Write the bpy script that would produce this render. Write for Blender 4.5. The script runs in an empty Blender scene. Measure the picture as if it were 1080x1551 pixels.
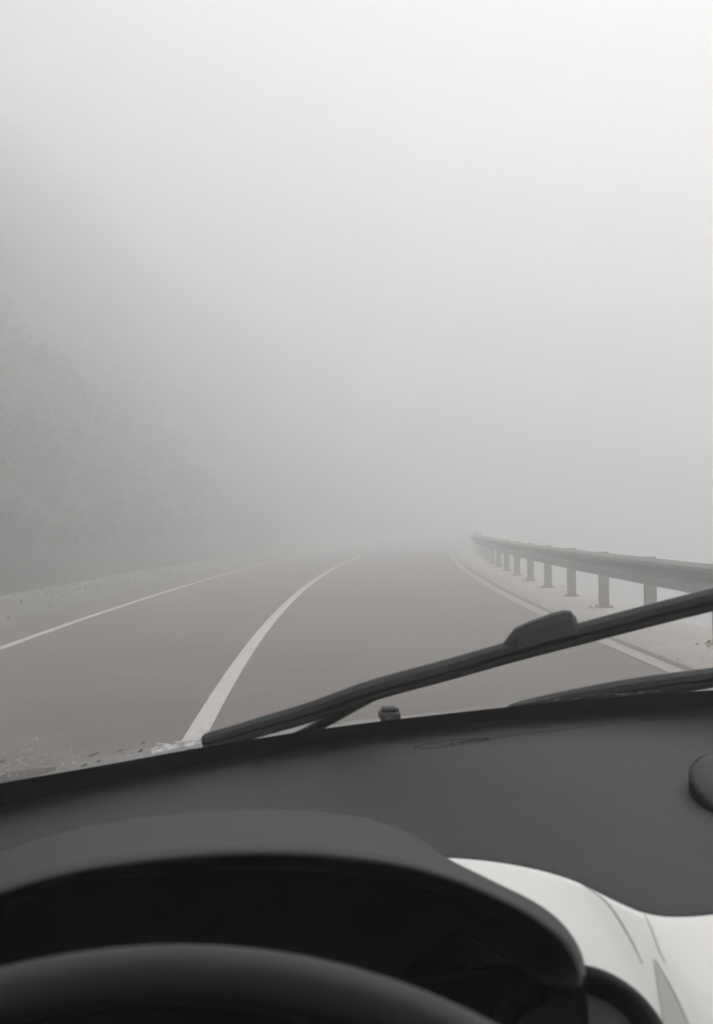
import bpy, bmesh, math, random
from mathutils import Vector, Matrix, noise
from mathutils.bvhtree import BVHTree
random.seed(7)
scene = bpy.context.scene
COL = scene.collection
R_ = math.radians

# ------------------------------------------------------------------ camera
F, CX, CY, EYE = 1400.0, 540.0, 775.5, 1.25        # focal length and centre in photo pixels, eye height in metres
PITCH, ROLL = math.atan(20 / 1400), R_(0.745)
cam_d = bpy.data.cameras.new('camera')
cam = bpy.data.objects.new('camera', cam_d)
COL.objects.link(cam)
cam_d.sensor_fit = 'VERTICAL'
cam_d.sensor_height = 24.0
cam_d.lens = 24.0 * F / 1551.0
cam_d.clip_start = 0.02
cam_d.clip_end = 2000
CAM_R = Matrix.Rotation(math.pi / 2 + PITCH, 3, 'X') @ Matrix.Rotation(-ROLL, 3, 'Z')
cam.matrix_world = Matrix.Translation((0, 0, EYE)) @ CAM_R.to_4x4()
cam_d.dof.use_dof = True
cam_d.dof.focus_distance = 7.0
cam_d.dof.aperture_fstop = cam_d.lens / 2.6          # a phone-sized 2.6 mm aperture
scene.camera = cam

# ------------------------------------------------------------------ sky and sun
SUN_EL, SUN_AZ = R_(48), R_(60)                     # azimuth from +Y towards +X
world = bpy.data.worlds.new('World')
scene.world = world
world.use_nodes = True
wn = world.node_tree
wn.nodes.clear()
sky = wn.nodes.new('ShaderNodeTexSky')
sky.sky_type = 'NISHITA'
sky.sun_disc = False
sky.sun_elevation = SUN_EL
sky.sun_rotation = SUN_AZ
sky.air_density = 1.0
sky.dust_density = 6.0
sky.ozone_density = 1.0
hsv = wn.nodes.new('ShaderNodeHueSaturation')        # a layer of cloud: the blue is gone
hsv.inputs['Saturation'].default_value = 0.0
bg = wn.nodes.new('ShaderNodeBackground')
bg.inputs['Strength'].default_value = 0.15
wo = wn.nodes.new('ShaderNodeOutputWorld')
wn.links.new(sky.outputs[0], hsv.inputs['Color'])
wn.links.new(hsv.outputs[0], bg.inputs['Color'])
wn.links.new(bg.outputs[0], wo.inputs['Surface'])

sun_d = bpy.data.lights.new('sun', 'SUN')
sun_d.energy = 1.4
sun_d.angle = R_(40)
sun_d.color = (1.0, 0.99, 0.985)
sun = bpy.data.objects.new('sun', sun_d)
COL.objects.link(sun)
sdir = Vector((math.sin(SUN_AZ) * math.cos(SUN_EL), math.cos(SUN_AZ) * math.cos(SUN_EL), math.sin(SUN_EL)))
sun.rotation_euler = sdir.to_track_quat('Z', 'Y').to_euler()
sun.location = (30, 40, 60)

scene.view_settings.view_transform = 'Standard'
scene.view_settings.look = 'None'
scene.view_settings.exposure = 1.25
scene.view_settings.gamma = 1
scene.view_settings.use_curve_mapping = False
scene.render.engine = 'CYCLES'
cy = scene.cycles
cy.max_bounces = 10
cy.diffuse_bounces = 4
cy.glossy_bounces = 3
cy.transmission_bounces = 6
cy.volume_bounces = 6
cy.transparent_max_bounces = 24
cy.use_denoising = True
cy.caustics_reflective = False
cy.caustics_refractive = False

# ------------------------------------------------------------------ helpers
def ray(px, py):
    d = CAM_R @ Vector(((px - CX) / F, (CY - py) / F, -1.0))
    return d.normalized()

ORG = Vector((0, 0, EYE))

def PD(px, py, depth):                              # the point of a pixel's ray that lies `depth` metres ahead
    d = ray(px, py)
    return ORG + d * (depth / d.y)

def mesh_obj(name, verts, faces, mat, parent=None, smooth=True, **kw):
    me = bpy.data.meshes.new(name)
    me.from_pydata([tuple(v) for v in verts], [], faces)
    me.validate()
    if smooth:
        me.polygons.foreach_set('use_smooth', [True] * len(me.polygons))
    if mat:
        me.materials.append(mat)
    me.update()
    o = bpy.data.objects.new(name, me)
    COL.objects.link(o)
    if parent:
        attach(o, parent)
    for k, v in kw.items():
        o[k] = v
    return o

ROOTS = {}
def attach(o, parent):
    o.parent = parent
    o.matrix_parent_inverse = ROOTS.get(parent.name, Matrix.Identity(4)) if parent.type == 'EMPTY' else Matrix.Identity(4)

def empty(name, loc, rz=0, **kw):
    o = bpy.data.objects.new(name, None)
    COL.objects.link(o)
    m = Matrix.Translation(loc) @ Matrix.Rotation(rz, 4, 'Z')
    o.matrix_world = m
    ROOTS[o.name] = m.inverted()
    for k, v in kw.items():
        o[k] = v
    return o

def spline(pts, n):                                  # smooth curve through pts (chord-length tangents, no loops), n samples
    P = [Vector(p) for p in pts]
    m = len(P) - 1
    H = [max((P[k + 1] - P[k]).length, 1e-9) for k in range(m)]
    D = [(P[k + 1] - P[k]) / H[k] for k in range(m)]
    T = [D[0]] + [(D[k - 1] * H[k] + D[k] * H[k - 1]) / (H[k] + H[k - 1]) for k in range(1, m)] + [D[-1]]
    out = []
    for i in range(n):
        t = i / (n - 1) * m
        k = min(int(t), m - 1)
        t -= k
        a, b, h = P[k], P[k + 1], H[k]
        out.append(a * (2 * t ** 3 - 3 * t * t + 1) + T[k] * (h * (t ** 3 - 2 * t * t + t)) + b * (3 * t * t - 2 * t ** 3) + T[k + 1] * (h * (t ** 3 - t * t)))
    return out

def grid(rows, close=False):
    n = len(rows[0])
    verts = [v for r in rows for v in r]
    faces = []
    for i in range(len(rows) - 1):
        for j in range(n - (0 if close else 1)):
            k = (j + 1) % n
            faces.append((i * n + j, i * n + k, (i + 1) * n + k, (i + 1) * n + j))
    return verts, faces

def sweep(path, profile, up, caps=True, scale=None):
    """profile: list of (side, up) offsets; up: Vector or list of Vectors"""
    rows = []
    for i, p in enumerate(path):
        t = (path[min(i + 1, len(path) - 1)] - path[max(i - 1, 0)]).normalized()
        u = up[i] if isinstance(up, list) else up
        s = t.cross(u).normalized()
        u2 = s.cross(t).normalized()
        k = scale[i] if scale else 1.0
        rows.append([p + s * (a * k) + u2 * (b * k) for a, b in profile])
    v, f = grid(rows, True)
    n = len(profile)
    if caps:
        f.append(tuple(range(n - 1, -1, -1)))
        f.append(tuple(len(v) - n + j for j in range(n)))
    return v, f

def circle(r, n=10, ry=None):
    ry = r if ry is None else ry
    return [(r * math.cos(2 * math.pi * i / n), ry * math.sin(2 * math.pi * i / n)) for i in range(n)]

def box(c, sx, sy, sz, ax=None, bev=0.0):
    """box verts/faces centred on c with axes ax (3 vectors), chamfered when bev > 0"""
    bm = bmesh.new()
    bmesh.ops.create_cube(bm, size=1)
    for v in bm.verts:
        v.co = Vector((v.co.x * sx, v.co.y * sy, v.co.z * sz))
    if bev:
        bmesh.ops.bevel(bm, geom=bm.edges[:], offset=bev, segments=2, affect='EDGES', profile=0.6)
    m = Matrix((ax[0], ax[1], ax[2])).transposed() if ax else Matrix.Identity(3)
    bm.verts.index_update()
    V = [Vector(c) + m @ v.co for v in bm.verts]
    Fc = [tuple(v.index for v in f.verts) for f in bm.faces]
    bm.free()
    return V, Fc

def merge(*parts):
    V, Fc = [], []
    for v, f in parts:
        o = len(V)
        V += v
        Fc += [tuple(i + o for i in q) for q in f]
    return V, Fc

# ------------------------------------------------------------------ materials
def mat(name, col, rough=0.5, spec=0.5, metal=0.0, bump=None, vary=None, coat=0.0, coords='Object'):
    m = bpy.data.materials.new(name)
    m.use_nodes = True
    nt = m.node_tree
    b = nt.nodes['Principled BSDF']
    b.inputs['Base Color'].default_value = (*col, 1)
    b.inputs['Roughness'].default_value = rough
    b.inputs['Specular IOR Level'].default_value = spec
    b.inputs['Metallic'].default_value = metal
    if coat:
        b.inputs['Coat Weight'].default_value = coat
        b.inputs['Coat Roughness'].default_value = 0.06
    tc = nt.nodes.new('ShaderNodeTexCoord')
    if vary:                                          # list of (scale, amount): multiply the colour by noise
        last = None
        for sc_, am in vary:
            n = nt.nodes.new('ShaderNodeTexNoise')
            n.inputs['Scale'].default_value = sc_
            n.inputs['Detail'].default_value = 5
            nt.links.new(tc.outputs[coords], n.inputs['Vector'])
            mr = nt.nodes.new('ShaderNodeMapRange')
            mr.inputs['From Min'].default_value = 0.28
            mr.inputs['From Max'].default_value = 0.72
            mr.inputs['To Min'].default_value = 1 - am
            mr.inputs['To Max'].default_value = 1 + am
            nt.links.new(n.outputs['Fac'], mr.inputs['Value'])
            if last is None:
                last = mr.outputs[0]
            else:
                mu = nt.nodes.new('ShaderNodeMath')
                mu.operation = 'MULTIPLY'
                nt.links.new(last, mu.inputs[0])
                nt.links.new(mr.outputs[0], mu.inputs[1])
                last = mu.outputs[0]
        vm = nt.nodes.new('ShaderNodeVectorMath')
        vm.operation = 'SCALE'
        vm.inputs[0].default_value = col
        nt.links.new(last, vm.inputs['Scale'])
        nt.links.new(vm.outputs[0], b.inputs['Base Color'])
    if bump:
        n = nt.nodes.new('ShaderNodeTexNoise')
        n.inputs['Scale'].default_value = bump[0]
        n.inputs['Detail'].default_value = 4
        nt.links.new(tc.outputs[coords], n.inputs['Vector'])
        bp = nt.nodes.new('ShaderNodeBump')
        bp.inputs['Strength'].default_value = bump[1]
        bp.inputs['Distance'].default_value = bump[2]
        nt.links.new(n.outputs['Fac'], bp.inputs['Height'])
        nt.links.new(bp.outputs[0], b.inputs['Normal'])
    return m

M = {}
M['asphalt'] = mat('asphalt', (0.128, 0.108, 0.091), 0.62, 0.5, bump=(70, 0.5, 0.006), vary=[(0.35, 0.2), (2.2, 0.14), (55, 0.3)])
M['concrete'] = mat('concrete', (0.43, 0.40, 0.37), 0.85, 0.3, bump=(25, 0.5, 0.01), vary=[(0.8, 0.15), (9, 0.12), (60, 0.15)])
M['joint'] = mat('joint', (0.16, 0.145, 0.13), 0.9, 0.2, bump=(30, 0.5, 0.01), vary=[(3, 0.35), (25, 0.3)])
M['earth'] = mat('earth', (0.034, 0.036, 0.028), 0.95, 0.05, bump=(6, 0.4, 0.05), vary=[(0.4, 0.15), (4, 0.15), (30, 0.2)])
M['gravel'] = mat('gravel', (0.17, 0.16, 0.135), 0.95, 0.2, bump=(18, 0.6, 0.03), vary=[(0.6, 0.2), (7, 0.25), (45, 0.3)])
M['steel'] = mat('galvanised_steel', (0.19, 0.185, 0.178), 0.6, 0.5, metal=0.35, bump=(120, 0.15, 0.002), vary=[(1.5, 0.15), (14, 0.18)])
M['post_steel'] = mat('post_steel', (0.22, 0.21, 0.195), 0.7, 0.4, metal=0.2, vary=[(3, 0.2), (22, 0.2)])
M['leaf'] = mat('leaf', (0.040, 0.043, 0.032), 0.95, 0.03, vary=[(0.6, 0.15)])
M['drygrass'] = mat('dry_grass', (0.12, 0.115, 0.08), 0.9, 0.2, vary=[(2, 0.2)])
M['dash'] = mat('dash_plastic', (0.029, 0.0305, 0.033), 0.58, 0.4, bump=(330, 0.6, 0.0012), vary=[(3.0, 0.10), (14, 0.07), (220, 0.18)])
M['hoodplastic'] = mat('binnacle_plastic', (0.043, 0.044, 0.043), 0.6, 0.35, bump=(330, 0.6, 0.0012), vary=[(4, 0.08), (16, 0.05), (220, 0.15)])
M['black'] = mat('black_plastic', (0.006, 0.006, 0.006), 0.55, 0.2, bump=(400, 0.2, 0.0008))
M['rim'] = mat('wheel_leather', (0.04, 0.042, 0.043), 0.55, 0.4, bump=(260, 0.3, 0.001), vary=[(20, 0.1)])
M['white'] = mat('white_plastic', (0.87, 0.86, 0.84), 0.45, 0.4, bump=(600, 0.1, 0.0004), vary=[(5, 0.02)])
M['seam'] = mat('seam_shadow', (0.38, 0.37, 0.355), 0.7, 0.2)
M['greywedge'] = mat('grey_insert', (0.55, 0.545, 0.53), 0.5, 0.3)
M['rubber'] = mat('wiper_rubber', (0.022, 0.024, 0.025), 0.55, 0.4, bump=(150, 0.1, 0.001))
M['wiper'] = mat('wiper_plastic', (0.011, 0.0135, 0.0145), 0.45, 0.32, bump=(200, 0.15, 0.001))
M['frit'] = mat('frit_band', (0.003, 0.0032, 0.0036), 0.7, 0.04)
M['paint'] = mat('car_paint', (0.20, 0.193, 0.185), 0.4, 0.5, metal=0.3, coat=0.4)
M['liner'] = mat('headliner', (0.22, 0.215, 0.205), 0.95, 0.1, bump=(500, 0.2, 0.001))
M['trim'] = mat('grey_trim', (0.06, 0.06, 0.061), 0.8, 0.3, bump=(300, 0.2, 0.001))
M['fabric'] = mat('seat_fabric', (0.035, 0.035, 0.037), 0.95, 0.1, bump=(400, 0.3, 0.001))
M['tyre'] = mat('tyre', (0.02, 0.02, 0.02), 0.85, 0.3)
M['debris'] = mat('wet_debris', (0.035, 0.03, 0.026), 0.6, 0.4)

def paint_mat(name, col, wear):
    m = mat(name, col, 0.6, 0.4, bump=(70, 0.4, 0.004), vary=[(1.2, 0.06), (30, 0.10)])
    nt = m.node_tree
    b = nt.nodes['Principled BSDF']
    src = b.inputs['Base Color'].links[0].from_socket
    tc = nt.nodes.new('ShaderNodeTexCoord')
    n = nt.nodes.new('ShaderNodeTexNoise')
    n.inputs['Scale'].default_value = 13
    n.inputs['Detail'].default_value = 8
    n.inputs['Roughness'].default_value = 0.7
    nt.links.new(tc.outputs['Object'], n.inputs['Vector'])
    cr = nt.nodes.new('ShaderNodeMapRange')
    cr.inputs['From Min'].default_value = wear
    cr.inputs['From Max'].default_value = wear + 0.08
    nt.links.new(n.outputs['Fac'], cr.inputs['Value'])
    mx = nt.nodes.new('ShaderNodeMix')
    mx.data_type = 'RGBA'
    nt.links.new(cr.outputs[0], mx.inputs['Factor'])
    nt.links.new(src, mx.inputs['A'])
    mx.inputs['B'].default_value = (0.12, 0.115, 0.105, 1)      # worn through to the asphalt
    nt.links.new(mx.outputs['Result'], b.inputs['Base Color'])
    return m
M['marking'] = paint_mat('road_paint', (0.54, 0.52, 0.49), 0.59)
M['worn_marking'] = paint_mat('worn_road_paint', (0.36, 0.345, 0.325), 0.55)

def glass_mat(name, tint):
    m = bpy.data.materials.new(name)
    m.use_nodes = True
    nt = m.node_tree
    nt.nodes.clear()
    out = nt.nodes.new('ShaderNodeOutputMaterial')
    tr = nt.nodes.new('ShaderNodeBsdfTransparent')
    tr.inputs['Color'].default_value = (*tint, 1)
    gl = nt.nodes.new('ShaderNodeBsdfGlossy')
    gl.inputs['Roughness'].default_value = 0.0
    lw = nt.nodes.new('ShaderNodeLayerWeight')         # Schlick's Fresnel for a thin sheet
    lw.inputs['Blend'].default_value = 0.5
    pw = nt.nodes.new('ShaderNodeMath')
    pw.operation = 'POWER'
    pw.inputs[1].default_value = 5
    ma = nt.nodes.new('ShaderNodeMath')
    ma.operation = 'MULTIPLY_ADD'
    ma.inputs[1].default_value = 0.30        # keeps the pane's reflections weak
    ma.inputs[2].default_value = 0.012
    mx = nt.nodes.new('ShaderNodeMixShader')
    nt.links.new(lw.outputs['Facing'], pw.inputs[0])
    nt.links.new(pw.outputs[0], ma.inputs[0])
    nt.links.new(ma.outputs[0], mx.inputs[0])
    nt.links.new(tr.outputs[0], mx.inputs[1])
    nt.links.new(gl.outputs[0], mx.inputs[2])
    nt.links.new(mx.outputs[0], out.inputs['Surface'])
    return m
M['glass'] = glass_mat('window_glass', (0.962, 0.962, 0.962))
wm = bpy.data.materials.new('water_drop')
wm.use_nodes = True
wt = wm.node_tree
wt.nodes.clear()
w_out = wt.nodes.new('ShaderNodeOutputMaterial')
w_tl = wt.nodes.new('ShaderNodeBsdfTranslucent')       # a bead of water hands on the light of the sky above it
w_tl.inputs['Color'].default_value = (0.95, 0.95, 0.95, 1)
w_tr = wt.nodes.new('ShaderNodeBsdfTransparent')
w_mx = wt.nodes.new('ShaderNodeMixShader')
w_mx.inputs[0].default_value = 0.34
wt.links.new(w_tr.outputs[0], w_mx.inputs[1])
wt.links.new(w_tl.outputs[0], w_mx.inputs[2])
wt.links.new(w_mx.outputs[0], w_out.inputs['Surface'])
M['water'] = wm

# ------------------------------------------------------------------ the road's course
TH, K0, K1 = -0.0887, 0.008285, -0.0002105            # heading, curvature and its change: a right-hand bend
def build_path():
    pts = []
    x = y = 0.0
    ds = 0.5
    # forwards
    fw = []
    s = 0.0
    h = TH
    while s < 190:
        fw.append((x, y, h))
        k = max(K0 + K1 * s, 0.0035) if s < 70 else 0.0
        x += math.sin(h) * ds
        y += math.cos(h) * ds
        h += k * ds
        s += ds
    bk = []
    x = y = 0.0
    s = 0.0
    h = TH
    while s > -45:
        x -= math.sin(h) * ds
        y -= math.cos(h) * ds
        h -= 0.004 * ds
        s -= ds
        bk.append((x, y, h))
    return bk[::-1] + fw, len(bk)
PATH, I0 = build_path()
def at(i, off, z=0.0):
    x, y, h = PATH[max(0, min(i, len(PATH) - 1))]
    return Vector((x + math.cos(h) * off, y - math.sin(h) * off, z))
def at_s(s, off, z=0.0):                               # s metres along the path from the camera
    t = s / 0.5 + I0
    i = int(math.floor(t))
    return at(i, off, z).lerp(at(i + 1, off, z), t - i)
def strip(name, offs, zs, m, step=2, parent=None, i0=0, i1=None, **kw):
    idx = list(range(i0, (i1 or len(PATH)) , step))
    rows = [[at(i, o, z) for o, z in zip(offs, zs)] for i in idx]
    v, f = grid(rows)
    f = [q[::-1] for q in f] if (Vector(v[f[0][1]]) - Vector(v[f[0][0]])).cross(Vector(v[f[0][3]]) - Vector(v[f[0][0]])).z < 0 else f
    return mesh_obj(name, v, f, m, parent, **kw)

# terrain: hillside up on the left, a drop into the valley on the right, one sheet
def terrain():
    offs = [-112, -95, -80, -66, -55, -46, -39, -33, -28, -24, -20.5, -17.5, -15, -13, -11.3, -10, -9, -8.2, -7.6, -7.1, -6.6, -6.0, -5.2, -4.4, -3.6, -2, 0, 2, 4.0, 4.5,
            5.0, 5.6, 6.4, 7.5, 9, 11, 14, 18, 23, 30, 40, 55, 75, 95]
    rows = []
    for i in range(0, len(PATH), 3):
        r = []
        for o in offs:
            if o < -6.2:
                d = -6.2 - o
                z = 1.2 * d if d < 27 else 32.4 + 9 * (1 - math.exp(-(d - 27) / 8))
                p = at(i, o)
                z += min(d, 6) * 0.16 * noise.noise(Vector((p.x * 0.16, p.y * 0.16, 3.1)))*2 + min(d, 2) * 0.25 * noise.noise(Vector((p.x * 0.7, p.y * 0.7, 9)))
                z -= 0.02
            elif o < -3.8:
                p = at(i, o)
                z = -0.01 + 0.05 * noise.noise(Vector((p.x * 0.9, p.y * 0.9, 1))) * min(1, (-3.8 - o))
            elif o <= 4.6:
                z = -0.05
            else:
                d = o - 4.6
                p = at(i, o)
                z = -0.05 - 1.1 * min(d, 60) + 0.3 * min(d, 2) * noise.noise(Vector((p.x * 0.3, p.y * 0.3, 5)))
            r.append(at(i, o, z))
        rows.append(r)
    v, f = grid(rows)
    f = [q[::-1] for q in f]
    return v, f
tv, tf = terrain()
ground = mesh_obj('ground', tv, tf, M['earth'], kind='structure')
TBVH = BVHTree.FromPolygons(tv, tf)

OC, OL, OR, OP = -0.597, -3.244, 3.104, 4.119          # offsets of the markings and the posts from the path
road = strip('road', [-3.78, -2.2, OC, 1.2, OR + 0.10], [0.0] * 5, M['asphalt'], kind='structure')
strip('edge_strip', [-3.93, -3.84, -3.78], [0.004, 0.006, 0.006], M['gravel'], parent=road)
def verge_left():
    return strip('verge', [-6.9, -6.2, -5.2, -4.4, -3.93], [0.16, 0.03, 0.015, 0.01, 0.001], M['gravel'], kind='structure')
verge_left()
strip('lane_marking', [OL - 0.055, OL + 0.055], [0.005, 0.005], M['marking'], parent=road, step=1)
strip('lane_marking', [OC - 0.066, OC + 0.066], [0.005, 0.005], M['marking'], parent=road, step=1)
strip('lane_marking', [OR - 0.085, OR + 0.075], [0.005, 0.005], M['worn_marking'], parent=road, step=1)
# right shoulder: a rough joint, then the pale concrete bed of the barrier
sh = strip('shoulder', [OR + 0.22, OR + 0.25, OR + 0.6, OP, OP + 0.42, OP + 0.45, OP + 0.47], [-0.03, 0.012, 0.014, 0.016, 0.012, -0.02, -1.2], M['concrete'], step=1, kind='structure')
strip('joint', [OR + 0.10, OR + 0.13, OR + 0.22], [-0.004, -0.018, -0.014], M['joint'], parent=road, step=1)

# ------------------------------------------------------------------ guardrail
gr = empty('guardrail', at_s(12, OP), label='grey steel crash barrier on short posts along the pale concrete shoulder', category='guardrail')
RB = OP - 0.15                                          # the beam hangs on the road side of the posts
prof = [(0.000, 0.810), (0.020, 0.803), (0.070, 0.778), (0.080, 0.765), (0.081, 0.728), (0.072, 0.714), (0.006, 0.680), (0.004, 0.622),
        (0.072, 0.590), (0.081, 0.576), (0.080, 0.536), (0.070, 0.522), (0.020, 0.496), (0.000, 0.486)]
S_FIRST = 13.45 - 2.15 * 6
def beam(s0, s1):
    n = 9
    rows = []
    for j in range(n):
        s = s0 + (s1 - s0) * j / (n - 1)
        rows.append([at_s(s, RB - a, z + 0.014) for a, z in prof] + [at_s(s, RB - a + 0.004, z + 0.014) for a, z in reversed(prof)])
    return grid(rows, True)
s = S_FIRST - 2.15
k = 0
while s < 62:
    v, f = beam(s, s + 4.3 + 0.12)
    b = mesh_obj('rail_beam', v, f, M['steel'], gr, smooth=False)
    if k % 2:
        pass
    s += 4.3
    k += 1
def hprism(s, off, z0, z1, w, dpt):
    """a C-section post"""
    c = [(-w / 2, -dpt / 2), (w / 2, -dpt / 2), (w / 2, dpt / 2), (-w / 2, dpt / 2)]
    p0 = at_s(s, off)
    t = (at_s(s + 0.3, off) - at_s(s - 0.3, off)).normalized()
    n = Vector((t.y, -t.x, 0))
    V = []
    for z in (z0, z1):
        for a, b in c:
            V.append(p0 + t * a * 1.0 + n * b + Vector((0, 0, z)))
    return V, [(3, 2, 1, 0), (4, 5, 6, 7), (0, 1, 5, 4), (1, 2, 6, 5), (2, 3, 7, 6), (3, 0, 4, 7)]
s = S_FIRST
while s < 62:
    v, f = hprism(s, OP, 0.01, 0.818, 0.10, 0.13)
    po = mesh_obj('post', v, f, M['post_steel'], gr, smooth=False)
    v, f = hprism(s, OP, 0.012, 0.028, 0.22, 0.22)
    mesh_obj('base_plate', v, f, M['post_steel'], po, smooth=False)
    parts = []
    for a in (-0.085, 0.085):
        for b_ in (-0.085, 0.085):
            parts.append(hprism(s + a, OP + b_, 0.028, 0.05, 0.025, 0.025))
    v, f = merge(*parts)
    mesh_obj('anchor_bolts', v, f, M['post_steel'], po, smooth=False, kind='stuff')
    v, f = hprism(s, OP - 0.092, 0.60, 0.72, 0.09, 0.05)
    mesh_obj('spacer_block', v, f, M['post_steel'], po, smooth=False)
    s += 2.15

# small stones and leaves that gather round the post feet
rnd = random.Random(3)
V, Fc = [], []
def pebble(c, r, V, Fc, rnd):
    o = len(V)
    for dx, dy, dz in ((1, 0, 0), (0, 1, 0), (-1, 0, 0), (0, -1, 0), (0, 0, 0.8), (0, 0, -0.3)):
        q = r * rnd.uniform(0.6, 1.25)
        V.append(c + Vector((dx * q, dy * q, dz * q)))
    for a, b in ((0, 1), (1, 2), (2, 3), (3, 0)):
        Fc.append((o + a, o + b, o + 4))
        Fc.append((o + b, o + a, o + 5))
s = S_FIRST
while s < 40:
    for _ in range(9):
        pebble(at_s(s + rnd.gauss(-0.12, 0.14), OP + rnd.gauss(-0.12, 0.07), 0.02), rnd.uniform(0.008, 0.03), V, Fc, rnd)
    s += 2.15
for _ in range(900):
    pebble(at_s(rnd.uniform(3, 40), OR + 0.14 + abs(rnd.gauss(0, 0.22)), 0.016), rnd.uniform(0.003, 0.009), V, Fc, rnd)
mesh_obj('gravel_litter', V, Fc, M['joint'], None, smooth=False, kind='stuff', label='loose grit and stones scattered on the concrete shoulder', category='gravel')

# ------------------------------------------------------------------ scrub on the hillside: one dark mass in the fog
rnd = random.Random(11)
V, Fc = [], []
def clump(c, r, n):
    for _ in range(n):
        d = Vector((rnd.gauss(0, 1), rnd.gauss(0, 1), rnd.gauss(0, 1))).normalized()
        p = c + Vector((d.x * r, d.y * r, abs(d.z) * r * 1.15)) * rnd.uniform(0.45, 1.05)
        a = Vector((rnd.gauss(0, 1), rnd.gauss(0, 1), rnd.gauss(0, 1))).normalized()
        b = a.orthogonal().normalized()
        q = rnd.uniform(0.07, 0.16)
        o = len(V)
        V.extend([p - a * q, p + b * q * 0.6, p + a * q, p - b * q * 0.6])
        Fc.append((o, o + 1, o + 2, o + 3))
for _ in range(6500):
    s = rnd.uniform(-4, 80)
    o = -6.9 - rnd.random() ** 1.4 * 30
    p = at_s(s, o, 80)
    hit = TBVH.ray_cast(p, Vector((0, 0, -1)))
    if hit[0] is None:
        continue
    near = o > -8.2
    r = rnd.uniform(0.2, 0.45) if near else rnd.uniform(0.3, 0.85)
    clump(hit[0], r, 30 if near else 40)
mesh_obj('hillside_scrub', V, Fc, M['leaf'], None, smooth=False, kind='stuff', label='dark green scrub covering the steep hillside beside the road', category='scrub')
# short grass tufts along the left verge
V, Fc = [], []
for _ in range(2500):
    s = rnd.uniform(0, 60)
    o = rnd.triangular(-7.0, -4.2, -6.6)
    p = at_s(s, o, 0.02 + (0.16 if o < -6.6 else 0.0))
    a = rnd.uniform(0, 6.28)
    d = Vector((math.cos(a), math.sin(a), 0))
    h = rnd.uniform(0.03, 0.12) * (1.3 if o < -6.2 else 0.6)
    i = len(V)
    V.extend([p - d * 0.02, p + d * 0.02, p + Vector((rnd.gauss(0, .05), rnd.gauss(0, .05), h))])
    Fc.append((i, i + 1, i + 2))
mesh_obj('verge_grass', V, Fc, M['drygrass'], None, smooth=False, kind='stuff', label='thin dull grass on the verge below the hillside', category='grass')

# ------------------------------------------------------------------ the car
YAW, LEAN = R_(6.27), R_(-2.5)
BM = Matrix.Rotation(YAW, 3, 'Z') @ Matrix.Rotation(LEAN, 3, 'Y')
BO = Vector((0.37, 0, EYE))
def B(X, Y, Z):                                         # body frame: X from the car's middle, Y ahead and Z above the driver's eye
    return BM @ Vector((X, Y, Z)) + BO
def toB(p):
    return BM.transposed() @ (Vector(p) - BO)
AX = [BM @ Vector(a) for a in ((1, 0, 0), (0, 1, 0), (0, 0, 1))]
car = empty('car', (0.37, 0, 0), YAW, label='car seen from the driver seat with grey dashboard and white trim', category='car')

# windscreen surface
GY0, GA, GZ, COT = 1.2046, 0.4375, -0.25, 1.62
def glass_pt(X, Z, off=0.0):
    t = (Z - GZ) / 0.55
    a = GA * (1 - 0.45 * max(0, min(1, t)))
    Y = GY0 - a * X * X - (Z - GZ) * COT - 0.05 * max(0, t) * (t - 1) * -1
    return B(X, Y + off * 0.55, Z + off * 0.83)
def glass_rows(z0, z1, nz, xw0, xw1, nx, off=0.0):
    rows = []
    for i in range(nz):
        z = z0 + (z1 - z0) * i / (nz - 1)
        t = (z - GZ) / 0.55
        w = xw0 + (xw1 - xw0) * max(0, t)
        rows.append([glass_pt(-w + 2 * w * j / (nx - 1), z, off) for j in range(nx)])
    return rows
gv, gf = grid(glass_rows(-0.285, 0.30, 40, 0.71, 0.60, 61))
ws = mesh_obj('windshield', gv, gf, M['glass'], car, label='clear curved windshield with water droplets along its lower edge')
gv2, gf2 = grid(glass_rows(-0.42, 0.30, 50, 0.95, 0.90, 61))
GB = BVHTree.FromPolygons(gv2, gf2)
def on_glass(px, py, off=0.0):
    h = GB.ray_cast(ORG, ray(px, py))
    p, n = h[0], h[1]
    if n.z < 0:
        n = -n
    return p + n * off, n

# black ceramic band at the foot of the glass, following the line in the picture
bt = [(-320, 1243), (-150, 1212), (0, 1184), (150, 1158), (300, 1131), (420, 1112), (540, 1095), (650, 1082), (760, 1070), (900, 1057), (1075, 1044), (1250, 1036), (1450, 1032)]
top = [on_glass(p.x, p.y, -0.0015)[0] for p in spline([(a, b, 0) for a, b in bt], 60)]
bot = []
for p in top:
    q = toB(p)
    z = -0.283
    qq = toB(glass_pt(q.x, z, -0.0015))
    bot.append(B(qq.x, qq.y, qq.z))
v, f = grid([bot, top])
mesh_obj('frit_band', v, f, M['frit'], ws)

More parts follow.
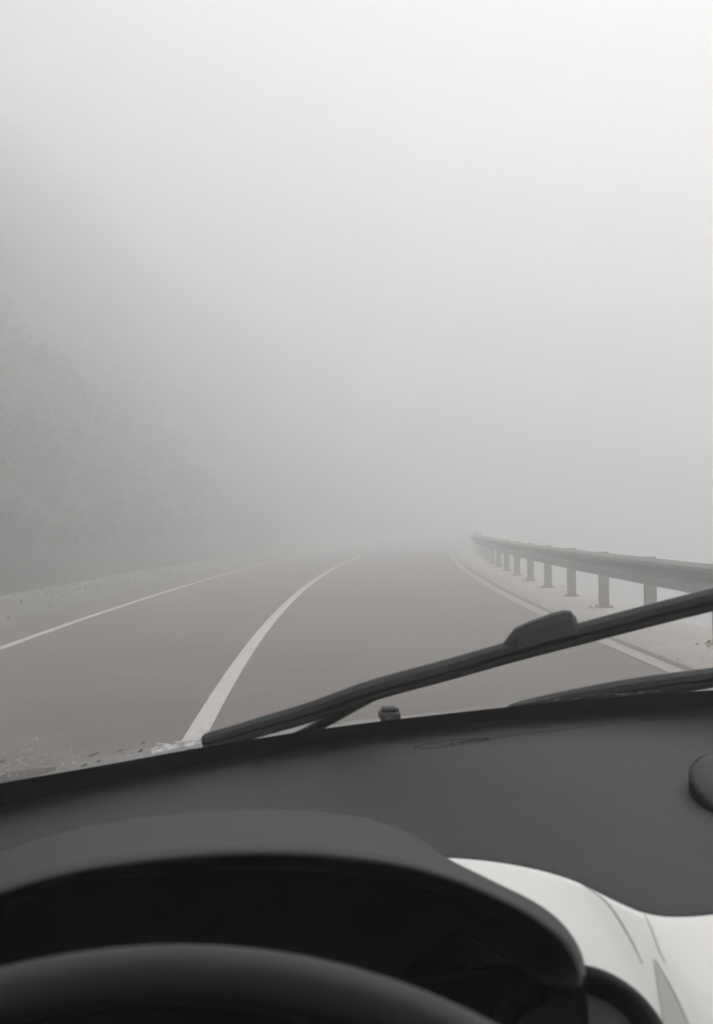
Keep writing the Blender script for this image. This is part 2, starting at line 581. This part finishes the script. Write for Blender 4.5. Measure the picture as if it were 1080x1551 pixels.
# dash top
def zd(Y):
    return -0.25 - 0.045 * (1.2 - Y)
def on_dash(px, py, dz=0.0):                            # pixel -> dash-top surface
    d = BM.transposed() @ ray(px, py)
    o = toB(ORG)
    # o.z + t d.z = -0.25 - .045*(1.2 - o.y - t d.y) + dz
    t = (-0.25 - 0.045 * (1.2 - o.y) + dz - o.z) / (d.z - 0.045 * d.y)
    return o + d * t
Epx = [(672, 1298), (730, 1302), (790, 1311), (840, 1323), (872, 1334), (905, 1350), (940, 1367), (970, 1379.5), (1000, 1386), (1040, 1387), (1080, 1384)]
E = [on_dash(*p) for p in Epx]
tip = E[0]
left = [Vector((-0.86, 0.66, zd(0.66))), Vector((-0.70, 0.64, zd(0.64)))] + [on_dash(x, y) for x, y in ((0, 1345), (200, 1322), (400, 1312), (560, 1303))]
right = [Vector((0.18, E[-1].y + 0.012, zd(E[-1].y + 0.012))), Vector((0.35, E[-1].y + 0.015, zd(E[-1].y))), Vector((0.60, E[-1].y + 0.0, zd(E[-1].y))), Vector((0.78, E[-1].y - 0.0, zd(E[-1].y)))]
near = spline(left + E + right, 150)
rows = []
NR = 34
for i in range(NR):
    t = i / (NR - 1)
    r = []
    for q in near:
        fx = q.x * (1 - t) + t * max(-0.72, min(0.72, q.x))
        fy = GY0 - GA * fx * fx - 0.004
        y = q.y + (fy - q.y) * t
        x = q.x + (fx - q.x) * t
        z = zd(y) + 0.004 * math.sin(t * math.pi) - 0.004 * t ** 8 + 0.006 * t ** 3
        r.append(B(x, y, z))
    rows.append(r)
lip = []
for dy, dz in ((0.035, -0.045), (0.020, -0.020), (0.010, -0.006), (0.002, -0.0022), (0.0, -0.0010)):
    lip.append([B(q.x, q.y + dy, zd(q.y) + dz) for q in near])
for j, q in enumerate(near):
    rows[0][j] = B(q.x, q.y + 0.004, zd(q.y) - 0.0002)
v, f = grid(lip + rows)
dash = mesh_obj('dashboard', v, f, M['dash'], car, label='dark grey grained plastic dashboard top')
DB = BVHTree.FromPolygons(v, f)
def cast(bvh, px, py, off=0.0):
    h = bvh.ray_cast(ORG, ray(px, py))
    if h[0] is None:
        return None, None
    n = h[1] if h[1].dot(ray(px, py)) < 0 else -h[1]
    return h[0] + n * off, n

# white fascia that starts at the dash edge and falls gently towards the driver
rows = []
wE = spline([E[0] + Vector((-0.03, 0.006, 0))] + E + right, 110)
for t in (-0.02, 0.0, 0.01, 0.02, 0.04, 0.07, 0.10, 0.14, 0.18, 0.22, 0.245, 0.255, 0.258):
    drop = -0.010 if t < 0 else -0.0008 - 0.22 * t if t < 0.22 else -0.0492 - 14 * (t - 0.22) ** 1.25
    r = []
    for q in wE:
        k = max(0.15, min(1.0, 0.2 + (q.x - E[0].x) / 0.085))     # stops short under the instrument hood
        r.append(B(q.x, q.y - t * (k if t > 0 else 1), zd(q.y) + drop * (k if t > 0 else 1)))
    rows.append(r)
v, f = grid(rows)
white = mesh_obj('center_fascia', v, f, M['white'], car, label='glossy white plastic fascia between dashboard and instrument hood')
WB = BVHTree.FromPolygons(v, f)
def seam(name, pts, w, m, parent, bvh, off=0.0002, n=26, taper=True):
    P, U = [], []
    for p in spline([(a, b, 0) for a, b in pts], n):
        q, nn = cast(bvh, p.x, p.y, off)
        if q is not None:
            P.append(q)
            U.append(nn)
    sc_ = [0.35 + 0.65 * math.sin(math.pi * i / (len(P) - 1)) ** 0.5 for i in range(len(P))] if taper else None
    v, f = sweep(P, [(w, -0.0006), (w * 0.4, 0.0003), (-w * 0.4, 0.0003), (-w, -0.0006)], U, True, sc_)
    return mesh_obj(name, v, f, m, parent)
seam('seam', [(884, 1341), (915, 1363), (945, 1404), (962, 1435), (973, 1460)], 0.0009, M['seam'], white, WB)
seam('seam', [(976, 1384), (988, 1410), (999, 1440), (1008, 1458)], 0.0006, M['seam'], white, WB)
seam('seam', [(990, 1452), (996, 1490), (1002, 1530), (1006, 1560)], 0.0007, M['seam'], white, WB)
seam('seam', [(992, 1452), (1014, 1490), (1034, 1530), (1050, 1565)], 0.0007, M['seam'], white, WB)
wp = [cast(WB, x, y, 0.0004)[0] for x, y in ((992, 1456), (1012, 1490), (1032, 1530), (1047, 1565), (1008, 1565), (1002, 1530), (997, 1490))]
mesh_obj('wedge_insert', wp, [(0, 1, 6), (1, 2, 5, 6), (2, 3, 4, 5)], M['greywedge'], white, smooth=False)

# instrument hood
bk = [(-330, 1460), (-200, 1372), (-80, 1322), (20, 1283), (110, 1256), (200, 1240), (300, 1229), (390, 1225), (480, 1228), (560, 1240), (620, 1262), (672, 1297), (745, 1337), (830, 1382), (868, 1422), (886, 1464), (888, 1484)]
lp = [(-300, 1560), (-190, 1450), (-80, 1382), (0, 1348), (100, 1319), (200, 1302), (300, 1292), (390, 1288), (470, 1290), (545, 1297), (605, 1306), (662, 1320), (741, 1350), (822, 1394), (861, 1429), (880, 1468), (882, 1488)]
n = len(bk)
Bk, Lp = [], []
for i in range(n):
    if i <= 11:
        Bk.append(BM @ on_dash(*bk[i]) + BO)
    else:
        t = (i - 11) / (n - 12)
        d0 = (BM @ on_dash(*bk[11]) + BO).y
        Bk.append(PD(*bk[i], d0 + (0.50 - d0) * min(1, t * 1.15) ** 0.8))
    u = (i - 7) / 8.0
    Lp.append(PD(*lp[i], 0.515 - 0.03 * min(1.6, abs(u)) ** 2))
N = 110
Bs, Ls = spline(Bk, N), spline(Lp, N)
rows = [[p - AX[2] * 0.05 for p in Bs]]
for i in range(12):
    t = i / 11
    rows.append([a.lerp(b, t) + AX[2] * (0.004 * math.sin(t * math.pi)) for a, b in zip(Bs, Ls)])
cen = PD(390, 1560, 0.62)
for fwd, inn in ((-0.0015, 0.0012), (-0.0015, 0.0025)):
    rr = []
    for p in Ls:
        c = cen - p
        c = (c - AX[1] * c.dot(AX[1])).normalized()
        rr.append(p + AX[1] * fwd + c * inn)
    rows.append(rr)
v, f = grid(rows)
hood = mesh_obj('instrument_hood', v, f, M['hoodplastic'], car, label='rounded grey hood over the dark instrument recess')
# near-black recess lining: the shade under the lip is put into its colour
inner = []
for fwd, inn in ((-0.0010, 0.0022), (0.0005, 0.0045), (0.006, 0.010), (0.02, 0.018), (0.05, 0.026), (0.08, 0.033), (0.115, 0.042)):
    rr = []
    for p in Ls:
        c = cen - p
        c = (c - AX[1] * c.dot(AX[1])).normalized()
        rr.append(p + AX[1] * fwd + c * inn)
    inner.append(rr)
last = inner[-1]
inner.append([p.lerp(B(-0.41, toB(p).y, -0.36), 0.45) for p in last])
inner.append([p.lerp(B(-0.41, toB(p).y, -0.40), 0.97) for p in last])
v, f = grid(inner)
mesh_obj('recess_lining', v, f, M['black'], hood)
# knee panel under the recess closes the view to the floor
v, f = grid([[B(X, 0.57 - 0.06 * i, -0.36 - 0.1 * i) for X in (-0.86, -0.6, -0.4, -0.2, -0.02)] for i in range(5)])
mesh_obj('knee_panel', v, f, M['black'], car)
v, f = grid([[B(X, y, z) for X in (-0.05, 0.2, 0.5, 0.86)] for y, z in ((0.40, -0.40), (0.45, -0.55), (0.5, -0.8))])
mesh_obj('glovebox_panel', v, f, M['trim'], car)

v, f = box(B(-0.475, 0.605, -0.4325), 0.54, 0.01, 0.335, AX, 0.003)  # backing panel and floor, near-black to put the recess's shade into their colour
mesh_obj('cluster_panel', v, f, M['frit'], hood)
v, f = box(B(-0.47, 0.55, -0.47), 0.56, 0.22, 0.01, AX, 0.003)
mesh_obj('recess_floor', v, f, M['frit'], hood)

# round air vent below the hood's right end
vc = PD(880, 1600, 0.545)
vn = (ORG - vc).normalized() * 0.55 + AX[2] * 0.55 - AX[1] * 0.2
vn.normalize()
va = vn.orthogonal().normalized()
vb = vn.cross(va)
def ring(c, prof_, n=64):
    rows = []
    for r, h in prof_:
        rows.append([c + va * (r * math.cos(2 * math.pi * i / n)) + vb * (r * math.sin(2 * math.pi * i / n)) + vn * h for i in range(n)])
    return grid(rows, True)
v, f = ring(vc, [(0.055, -0.06), (0.055, -0.004), (0.0535, 0.001), (0.050, 0.003), (0.046, 0.002), (0.043, -0.003), (0.0415, -0.012), (0.041, -0.03)])
vent = mesh_obj('air_vent', v, f, M['black'], car, label='round black air vent bezel set in the white fascia')
v, f = ring(vc, [(0.0405, -0.010), (0.039, -0.006), (0.03, -0.004), (0.002, -0.003)])
mesh_obj('vent_disc', v, f, M['trim'], vent)

# defroster slot and seam on the dash top
def on_dash_pts(pts):
    return [cast(DB, a, b, 0.0003)[0] for a, b in pts]
seam('defroster_slot', [(692, 1125.5), (710, 1122.5), (728, 1120.5), (741, 1119)], 0.0028, M['frit'], dash, DB)
seam('defroster_frame', [(742, 1118), (700, 1120), (664, 1124.5), (640, 1129), (627, 1133), (640, 1134), (664, 1132), (690, 1128.5), (730, 1123), (745, 1120)], 0.0012, M['black'], dash, DB, n=60, taper=False)
seam('sensor_dot', [(682, 1127), (684.5, 1126.5), (687, 1126)], 0.0030, M['frit'], dash, DB)
seam('dash_seam', [(748, 1118), (800, 1111), (880, 1102), (960, 1094.5), (1040, 1086.5), (1110, 1082.5)], 0.0011, M['black'], dash, DB, n=60, taper=False)
seam('dash_seam', [(905, 1103), (960, 1098), (1030, 1091), (1090, 1087)], 0.0007, M['trim'], dash, DB, n=40)

# oval pod on the middle of the dash
pc = toB(cast(DB, 1134, 1211)[0])
t18 = R_(16)
pu = BM @ Vector((0, math.cos(t18), math.sin(t18)))
pn = BM @ Vector((0, -math.sin(t18), math.cos(t18)))
pv_ = AX[0]
PC = B(pc.x, pc.y, pc.z)
def oval(prof_, n=72):
    rows = []
    for a, b, h in prof_:
        rows.append([PC + pv_ * (a * math.cos(2 * math.pi * i / n)) + pu * (b * math.sin(2 * math.pi * i / n)) + pn * h for i in range(n)])
    return grid(rows, True)
v, f = oval([(0.046, 0.064, -0.035), (0.049, 0.067, 0.004), (0.0495, 0.0675, 0.008), (0.0485, 0.0665, 0.0105), (0.046, 0.064, 0.0112)])
pod = mesh_obj('dash_pod', v, f, M['black'], car, label='oval raised pod on the middle of the dashboard')
v, f = oval([(0.0462, 0.0642, 0.0100), (0.0450, 0.0630, 0.0118), (0.030, 0.042, 0.0135), (0.012, 0.017, 0.0142), (0.0005, 0.0005, 0.0143)])
mesh_obj('pod_cover', v, f, M['dash'], pod)

# steering wheel
al = R_(60)
WR = 0.20
wu = Vector((0, math.sin(al), math.cos(al)))
wnv = Vector((0, -math.cos(al), math.sin(al)))
wc = Vector((-0.425, 0.36, -0.1325)) - wu * WR
P, U = [], []
for i in range(97):
    a = 2 * math.pi * i / 96
    q = wc + Vector((1, 0, 0)) * (WR * math.sin(a)) + wu * (WR * math.cos(a))
    P.append(B(*q))
    U.append(BM @ wnv)
rows = []
for i in range(96):
    t = (P[(i + 1) % 96] - P[i - 1]).normalized()
    s_ = t.cross(U[i]).normalized()
    rows.append([P[i] + s_ * (0.0096 * math.cos(2 * math.pi * k / 20)) + U[i] * (0.0088 * math.sin(2 * math.pi * k / 20)) for k in range(20)])
rows.append(rows[0])
v, f = grid(rows, True)
wheel = mesh_obj('steering_wheel', v, f, M['rim'], car, label='black leather steering wheel rim')
v, f = [], []
hub = wc - wnv * 0.03
parts = []
for a in (R_(100), R_(-100), R_(180)):
    e = wc + Vector((1, 0, 0)) * ((WR - 0.005) * math.sin(a)) + wu * ((WR - 0.005) * math.cos(a))
    parts.append(sweep(spline([B(*hub), B(*(hub.lerp(e, 0.55) - wnv * 0.006)), B(*e)], 8), circle(0.022, 12, 0.008), BM @ wnv))
for k, pt in enumerate(parts):
    mesh_obj('spoke', pt[0], pt[1], M['rim'], wheel)
rows = []
for r, h in ((0.001, 0.028), (0.04, 0.026), (0.062, 0.018), (0.07, 0.0), (0.066, -0.03), (0.05, -0.05)):
    rows.append([B(*(hub + Vector((1, 0, 0)) * (r * math.cos(2 * math.pi * i / 40)) + wu * (r * 0.9 * math.sin(2 * math.pi * i / 40)) + wnv * h)) for i in range(40)])
v, f = grid(rows, True)
mesh_obj('wheel_hub', v, f, M['black'], wheel)
v, f = sweep([B(*(hub - wnv * 0.04)), B(*(hub - wnv * 0.2))], circle(0.055, 20), AX[0])
mesh_obj('column_shroud', v, f, M['black'], wheel)

# ------------------------------------------------------------------ wipers
def wiper(name, blade_px, label, arm_px, conn, tip_round=True):
    pts = spline([(a, b, 0) for a, b in blade_px], 60)
    base, nrm = [], []
    for p in pts:
        q, nn = on_glass(p.x, p.y, 0.0)
        base.append(q)
        nrm.append(nn)
    n = len(base)
    root = empty(name, (0, 0, 0))
    root.name = name
    attach_root = root
    root.parent = car
    root.matrix_parent_inverse = ROOTS[car.name]
    ROOTS[root.name] = Matrix.Identity(4)
    root['label'] = label
    # blade body: rounded spoiler section that narrows at its end
    path = [b + nn * 0.011 for b, nn in zip(base, nrm)]
    sc_ = [1.05 * min(1.0, 0.55 + 0.45 * math.sqrt(min(1, i / 2.0))) * (0.78 + 0.30 * min(1, i / 22)) for i in range(n)]
    prof_ = [(-0.0075, -0.003), (-0.0085, 0.002), (-0.006, 0.006), (-0.002, 0.0105), (0.001, 0.0115), (0.004, 0.009), (0.0075, 0.003), (0.007, -0.003)]
    v, f = sweep(path, prof_, nrm, True, sc_)
    mesh_obj('blade', v, f, M['wiper'], root, smooth=False)
    path = [b + nn * 0.0042 for b, nn in zip(base, nrm)]
    v, f = sweep(path, [(-0.0022, -0.004), (-0.0026, 0.0045), (0.0026, 0.0045), (0.0022, -0.004)], nrm)
    mesh_obj('rubber_lip', v, f, M['rubber'], root)
    # arm rising from the cowl to the connector
    if arm_px:
        ap, an = [], []
        for (a, b, o) in arm_px:
            q, nn = on_glass(a, b, o)
            ap.append(q)
            an.append(nn)
        ap = spline(ap, 40)
        an = spline(an, 40)
        v, f = sweep(ap, [(-0.0075, -0.003), (-0.0065, 0.003), (-0.003, 0.0045), (0.003, 0.0045), (0.0065, 0.003), (0.0075, -0.003)], an, True, [1.25 - 0.35 * i / 39 for i in range(40)])
        mesh_obj('wiper_arm', v, f, M['wiper'], root)
    if conn:
        # the hooked connector that joins arm and blade: a wedge with a blunt end
        c0, c1 = conn
        q0, n0 = on_glass(*c0)
        q1, n1 = on_glass(*c1)
        d = (q1 - q0)
        L = d.length
        d.normalize()
        up = n0.lerp(n1, 0.5).normalized()
        sd = d.cross(up).normalized()
        sec = []
        for t, h0, h1, w in ((0.0, 0.010, 0.0205, 0.006), (0.10, 0.009, 0.028, 0.0085), (0.22, 0.008, 0.0360, 0.0115), (0.40, 0.008, 0.0390, 0.0130), (0.70, 0.008, 0.0415, 0.0135), (0.88, 0.008, 0.0415, 0.0130), (0.96, 0.009, 0.039, 0.0120), (1.0, 0.011, 0.031, 0.0095)):
            p = q0 + d * (L * t)
            r = []
            for a, hh in ((-1, 0.0), (-1, 0.55), (-0.82, 0.85), (-0.45, 1.0), (0.45, 1.0), (0.82, 0.85), (1, 0.55), (1, 0.0)):
                r.append(p + sd * (w * a) + up * (h0 + (h1 - h0) * hh))
            sec.append(r)
        v, f = grid(sec, True)
        f.append(tuple(range(7, -1, -1)))
        f.append(tuple(len(v) - 8 + j for j in range(8)))
        cn = mesh_obj('connector', v, f, M['wiper'], root, smooth=False)
        # small clip further down the blade
        q, nn = on_glass(548, 1067)
        v, f = box(q + nn * 0.019, 0.02, 0.009, 0.006, (d, sd, up), 0.0015)
        mesh_obj('blade_clip', v, f, M['wiper'], root)
    return root
wiper('wiper', [(309, 1139), (330, 1134), (400, 1114), (470, 1094), (560, 1063), (680, 1030), (780, 1002), (880, 976), (980, 950), (1080, 925), (1180, 902), (1300, 878)],
      'dark wiper raised across the glass in front of the driver',
      [(372, 1160, 0.002), (410, 1141, 0.006), (455, 1124, 0.008), (505, 1102, 0.011), (565, 1074, 0.014), (640, 1051, 0.019), (760, 1018, 0.025), (850, 993, 0.028)],
      ((766, 1006), (884, 976)))
wiper('wiper', [(770, 1090), (850, 1074), (920, 1062), (1000, 1050), (1080, 1040), (1200, 1024), (1400, 1000)],
      'dark wiper lying low along the foot of the glass on the passenger side',
      [(820, 1086, 0.003), (920, 1068, 0.006), (1010, 1056, 0.008), (1100, 1046, 0.012), (1300, 1015, 0.02)], None)

# water droplets and bits of leaf on the lower left of the glass
rnd = random.Random(21)
def bandy(x):
    for (a, b), (c, d) in zip(bt, bt[1:]):
        if a <= x <= c:
            return b + (d - b) * (x - a) / (c - a)
V, Fc = [], []
def drop(px, py, r, el, V, Fc, ang=0, h=0.45):
    q, nn = on_glass(px, py, 0.0006)
    a = nn.cross(AX[1]).normalized()
    b = a.cross(nn).normalized()
    a, b = a * math.cos(ang) + b * math.sin(ang), b * math.cos(ang) - a * math.sin(ang)
    o = len(V)
    n = 10
    V.append(q + nn * (r * h))
    ph = rnd.uniform(0, 6.28)
    for ri, hh in ((0.55, 0.82 * h), (0.9, 0.42 * h), (1.0, 0.0)):
        for i in range(n):
            t = 2 * math.pi * i / n
            k = 1 + 0.18 * math.sin(2 * t + ph) + 0.1 * math.sin(3 * t + 2 * ph)
            V.append(q + (a * (el * math.cos(t)) + b * math.sin(t)) * (r * ri * k) + nn * (r * hh))
    for i in range(n):
        j = (i + 1) % n
        Fc.append((o, o + 1 + i, o + 1 + j))
        for k in (0, 1):
            Fc.append((o + 1 + k * n + i, o + 1 + (k + 1) * n + i, o + 1 + (k + 1) * n + j, o + 1 + k * n + j))
    Fc.append(tuple(o + 1 + 2 * n + i for i in range(n - 1, -1, -1)))
for _ in range(520):
    x = min(298, max(-250, rnd.gauss(60, 110)))
    up = min(2.2, abs(rnd.gauss(0, 1))) * (24 if x < 110 else 12)
    drop(x, bandy(x) - 2 - up, rnd.choice([0.0004, 0.0004, 0.0005, 0.0006, 0.0009]), rnd.uniform(0.8, 1.6), V, Fc, rnd.uniform(-0.4, 0.4))
for _ in range(60):
    x = rnd.uniform(230, 303)
    drop(x, bandy(x) - 2 - abs(rnd.gauss(0, 6)), rnd.uniform(0.0008, 0.002), rnd.uniform(1.2, 4), V, Fc, rnd.uniform(-0.7, 0.5))
for _ in range(55):
    x = rnd.uniform(430, 1000)
    drop(x, bandy(x) - 1 - abs(rnd.gauss(0, 1.6)), rnd.uniform(0.0004, 0.0008), rnd.uniform(2, 9), V, Fc, 0.12)
mesh_obj('water_droplets', V, Fc, M['water'], ws, kind='stuff')
V, Fc = [], []
for x, y, r, el, an in ((142, 1144, 0.0016, 3.6, 0.1), (182, 1138, 0.0012, 3.0, 0.2), (186, 1143, 0.0010, 3, 0), (213, 1138, 0.0022, 2.0, 0.6), (217, 1126, 0.0011, 2.6, 0.1), (149, 1154, 0.0016, 2.4, 0.3), (2, 1155, 0.0016, 2.6, 0),
                        (276, 1133, 0.0010, 6.0, -0.45), (270, 1131.5, 0.0009, 4.0, -0.4), (288, 1135, 0.0008, 5.0, -0.2), (128, 1160, 0.0022, 1.8, 0), (250, 1138, 0.0014, 1.6, 0), (64, 1158, 0.0008, 2, 0)):
    drop(x, y, r, el, V, Fc, an, 0.35)
mesh_obj('leaf_scraps', V, Fc, M['debris'], ws, kind='stuff')

# ------------------------------------------------------------------ bonnet, cowl and the rest of the body
def hoodz(X, Y):
    d = Y - 1.36
    return -0.288 - 0.06 * d - 0.28 * d * d - 0.06 * X * X - 0.5 * max(0, abs(X) - 0.55) ** 2
rows = []
for i in range(24):
    t = i / 23
    r = []
    for j in range(41):
        X = -0.76 + 1.52 * j / 40
        y0 = 1.37 - 0.36 * X * X
        y1 = 2.12 - 0.28 * X * X
        Y = y0 + (y1 - y0) * t
        r.append(B(X, Y, hoodz(X, Y)))
    rows.append(r)
rows = [[p - AX[2] * 0.02 + AX[1] * 0.004 for p in rows[0]]] + rows
v, f = grid(rows)
bonnet = mesh_obj('bonnet', v, f, M['paint'], car)
HB = BVHTree.FromPolygons(v, f)
rows = []
for t in range(6):
    r = []
    for j in range(41):
        X = -0.74 + 1.48 * j / 40
        ya = GY0 - GA * X * X + 0.02
        yb = 1.385 - 0.36 * X * X
        r.append(B(X, ya + (yb - ya) * t / 5, -0.292 - 0.022 * math.sin(t / 5 * math.pi)))
    rows.append(r)
v, f = grid(rows)
mesh_obj('cowl_panel', v, f, M['black'], car)
# washer nozzle: a stubby hooded jet on the rear edge of the bonnet
nq = PD(590, 1086, 1.41)
v1 = box(nq + AX[2] * 0.002, 0.031, 0.036, 0.014, AX, 0.004)
v2 = box(nq + AX[2] * 0.009 + AX[1] * 0.002, 0.023, 0.026, 0.012, AX, 0.004)
noz = mesh_obj('washer_nozzle', *merge(v1, v2), M['wiper'], car)
v, f = box(nq + AX[2] * 0.010 + AX[0] * 0.0115, 0.006, 0.010, 0.006, AX, 0.0015)
mesh_obj('jet', v, f, M['rubber'], noz)

def tube_part(name, pts, rx, ry, m, parent=car, n=20, up=None):
    v, f = sweep(spline(pts, n), circle(rx, 12, ry), up or AX[1])
    return mesh_obj(name, v, f, m, parent)
def gpt(X, Z):
    return toB(glass_pt(X, Z))
for sx in (-1, 1):
    P = []
    for z in (-0.285, -0.1, 0.1, 0.30):
        w = 0.71 + (0.60 - 0.71) * max(0, (z - GZ) / 0.55) + 0.022
        q = gpt(sx * w, z)
        P.append(B(q.x, q.y, q.z))
    tube_part('front_pillar', P, 0.035, 0.028, M['trim'])
    tube_part('roof_rail', [P[-1], B(sx * 0.62, -0.3, 0.335), B(sx * 0.61, -1.0, 0.325), B(sx * 0.57, -1.65, 0.25)], 0.035, 0.03, M['trim'], up=AX[2])
    tube_part('middle_pillar', [B(sx * 0.63, -0.28, 0.33), B(sx * 0.78, -0.22, -0.30)], 0.03, 0.05, M['trim'])
    tube_part('rear_pillar', [B(sx * 0.57, -1.63, 0.26), B(sx * 0.74, -1.95, -0.30)], 0.05, 0.06, M['trim'])
    # side: sill line, door, wing with wheel arches cut from the outline
    out = []
    for Y, Z in ((2.02, -0.60), (1.95, -0.44), (1.6, -0.36), (1.15, -0.31), (0.5, -0.30), (-0.5, -0.29), (-1.4, -0.28), (-2.0, -0.29), (-2.12, -0.5), (-2.12, -0.95)):
        out.append((Y, Z))
    low = []
    for cyw in (-1.22, 1.36):
        arch = [(cyw + 0.37 * math.cos(a), -0.93 + 0.37 * math.sin(a)) for a in [math.pi * (1 - i / 10) for i in range(11)]]
        low += arch
    low = [(-1.95, -1.03), ] + low + [(2.02, -1.0)]
    poly = out + low
    n = len(poly)
    V = [B(sx * (0.835 + 0.02 * math.sin((z + 1.0) * 2.2)), y, z) for y, z in poly] + [B(sx * (0.79), y, z) for y, z in poly]
    Fc = [tuple(range(n)), tuple(range(2 * n - 1, n - 1, -1))] + [(i, (i + 1) % n, n + (i + 1) % n, n + i) for i in range(n)]
    mesh_obj('body_side', V, Fc, M['paint'], car, smooth=False)
    # panes
    def pane(name, q):
        mesh_obj(name, [B(*p) for p in q], [(0, 1, 2, 3)], M['glass'], car, smooth=False)
    pane('side_window', [(sx * 0.755, 0.93, -0.30), (sx * 0.78, -0.20, -0.30), (sx * 0.63, -0.26, 0.31), (sx * 0.625, 0.22, 0.29)])
    pane('side_window', [(sx * 0.78, -0.25, -0.30), (sx * 0.75, -1.85, -0.29), (sx * 0.585, -1.58, 0.25), (sx * 0.63, -0.31, 0.31)])
    # door trim inside
    v, f = grid([[B(sx * 0.785, y, -0.30), B(sx * 0.74, y, -0.36), B(sx * 0.73, y, -0.6), B(sx * 0.76, y, -1.0)] for y in (0.95, 0.5, 0.0, -0.5, -1.0, -1.8)])
    mesh_obj('door_trim', v, f, M['trim'], car)
v, f = box(B(0, 0.27, 0.305), 1.24, 0.09, 0.05, AX, 0.015)
mesh_obj('roof_header', v, f, M['liner'], car)
rows, rows2 = [], []
for i in range(9):
    y = 0.25 - 1.9 * i / 8
    zz = 0.33 + 0.05 * math.sin(math.pi * (i + 1) / 9.5) - (0.06 if i == 8 else 0)
    rows.append([B(-0.62 + 1.24 * j / 10, y, zz + 0.03 * math.sin(math.pi * j / 10)) for j in range(11)])
    rows2.append([B(-0.62 + 1.24 * j / 10, y, zz - 0.03 + 0.03 * math.sin(math.pi * j / 10)) for j in range(11)])
v, f = grid(rows)
roof = mesh_obj('roof', v, f, M['paint'], car)
v, f = grid(rows2)
mesh_obj('headliner', v, f, M['liner'], roof)
v, f = box(B(0, -2.06, -0.65), 1.6, 0.08, 0.72, AX, 0.03)
mesh_obj('tailgate', v, f, M['paint'], car)
mesh_obj('rear_window', [B(*p) for p in ((-0.72, -2.03, -0.29), (0.72, -2.03, -0.29), (0.56, -1.66, 0.27), (-0.56, -1.66, 0.27))], [(0, 1, 2, 3)], M['glass'], car, smooth=False)
v, f = box(B(0, 2.06, -0.80), 1.62, 0.14, 0.40, AX, 0.05)
mesh_obj('front_bumper', v, f, M['paint'], car)
v, f = box(B(0, 0.98, -0.70), 1.5, 0.03, 0.78, AX, 0.005)
mesh_obj('firewall', v, f, M['black'], car)
v, f = box(B(0, -0.5, -1.03), 1.56, 3.0, 0.03, AX, 0.005)
mesh_obj('floor_pan', v, f, M['trim'], car)
for sx in (-1, 1):  # unseen seats, added to block light from the rear windows
    v, f = box(B(sx * 0.39, -0.12, -0.82), 0.50, 0.54, 0.20, AX, 0.07)
    seat = mesh_obj('seat', v, f, M['fabric'], car)
    tl = [AX[0], (AX[1] * 0.95 + AX[2] * 0.3).normalized(), (AX[2] * 0.95 - AX[1] * 0.3).normalized()]
    v, f = box(B(sx * 0.39, -0.42, -0.42), 0.48, 0.16, 0.68, tl, 0.06)
    mesh_obj('backrest', v, f, M['fabric'], seat)
    v, f = box(B(sx * 0.39, -0.52, 0.02), 0.27, 0.10, 0.20, tl, 0.045)
    mesh_obj('headrest', v, f, M['fabric'], seat)
v, f = box(B(0, -1.20, -0.82), 1.40, 0.54, 0.20, AX, 0.07)  # unseen bench, added with the seats against light from behind
bench = mesh_obj('rear_bench', v, f, M['fabric'], car)
v, f = box(B(0, -1.52, -0.44), 1.40, 0.16, 0.70, tl, 0.06)
mesh_obj('backrest', v, f, M['fabric'], bench)
FWD = Vector((-math.sin(YAW), math.cos(YAW), 0))
RGT = Vector((math.cos(YAW), math.sin(YAW), 0))
UPV = Vector((0, 0, 1))
for sx in (-1, 1):
    for yw in (1.36, -1.22):
        c = Vector((0.37, 0, 0.315)) + RGT * (sx * 0.72) + FWD * yw
        def lathe(prof_, n=40):
            return grid([[c + RGT * (sx * a) + FWD * (r * math.cos(2 * math.pi * i / n)) + UPV * (r * math.sin(2 * math.pi * i / n)) for i in range(n)] for r, a in prof_], True)
        v, f = lathe([(0.20, -0.08), (0.29, -0.095), (0.312, -0.07), (0.314, 0.0), (0.312, 0.07), (0.29, 0.095), (0.20, 0.08)])
        w_ = mesh_obj('wheel', v, f, M['tyre'], car)
        v, f = lathe([(0.205, -0.07), (0.20, 0.05), (0.185, 0.075), (0.15, 0.06), (0.05, 0.07), (0.001, 0.072)])
        mesh_obj('wheel_rim', v, f, M['steel'], w_)

# ------------------------------------------------------------------ fog
HZ = [(-150, 165), (-62, 205), (-16.5, 52)]
xs = [min(p.x for p in tv) - 2, max(p.x for p in tv) + 2]
ys = [min(p.y for p in tv) - 2, max(p.y for p in tv) + 2]
zs = [min(p.z for p in tv) - 1, max(p.z for p in tv) + 3]
v, f = box(((xs[0] + xs[1]) / 2, (ys[0] + ys[1]) / 2, (zs[0] + zs[1]) / 2), xs[1] - xs[0], ys[1] - ys[0], zs[1] - zs[0])
hm = bpy.data.materials.new('fog')
hm.use_nodes = True
nt = hm.node_tree
nt.nodes.clear()
out = nt.nodes.new('ShaderNodeOutputMaterial')
pv = nt.nodes.new('ShaderNodeVolumePrincipled')
pv.inputs['Color'].default_value = (0.982, 0.982, 0.982, 1)
pv.inputs['Density'].default_value = 0.045
pv.inputs['Anisotropy'].default_value = 0.2
nt.links.new(pv.outputs[0], out.inputs['Volume'])
mesh_obj('haze', v, f, hm, None, smooth=False, kind='stuff', label='pale grey fog filling the whole valley and road', category='fog')
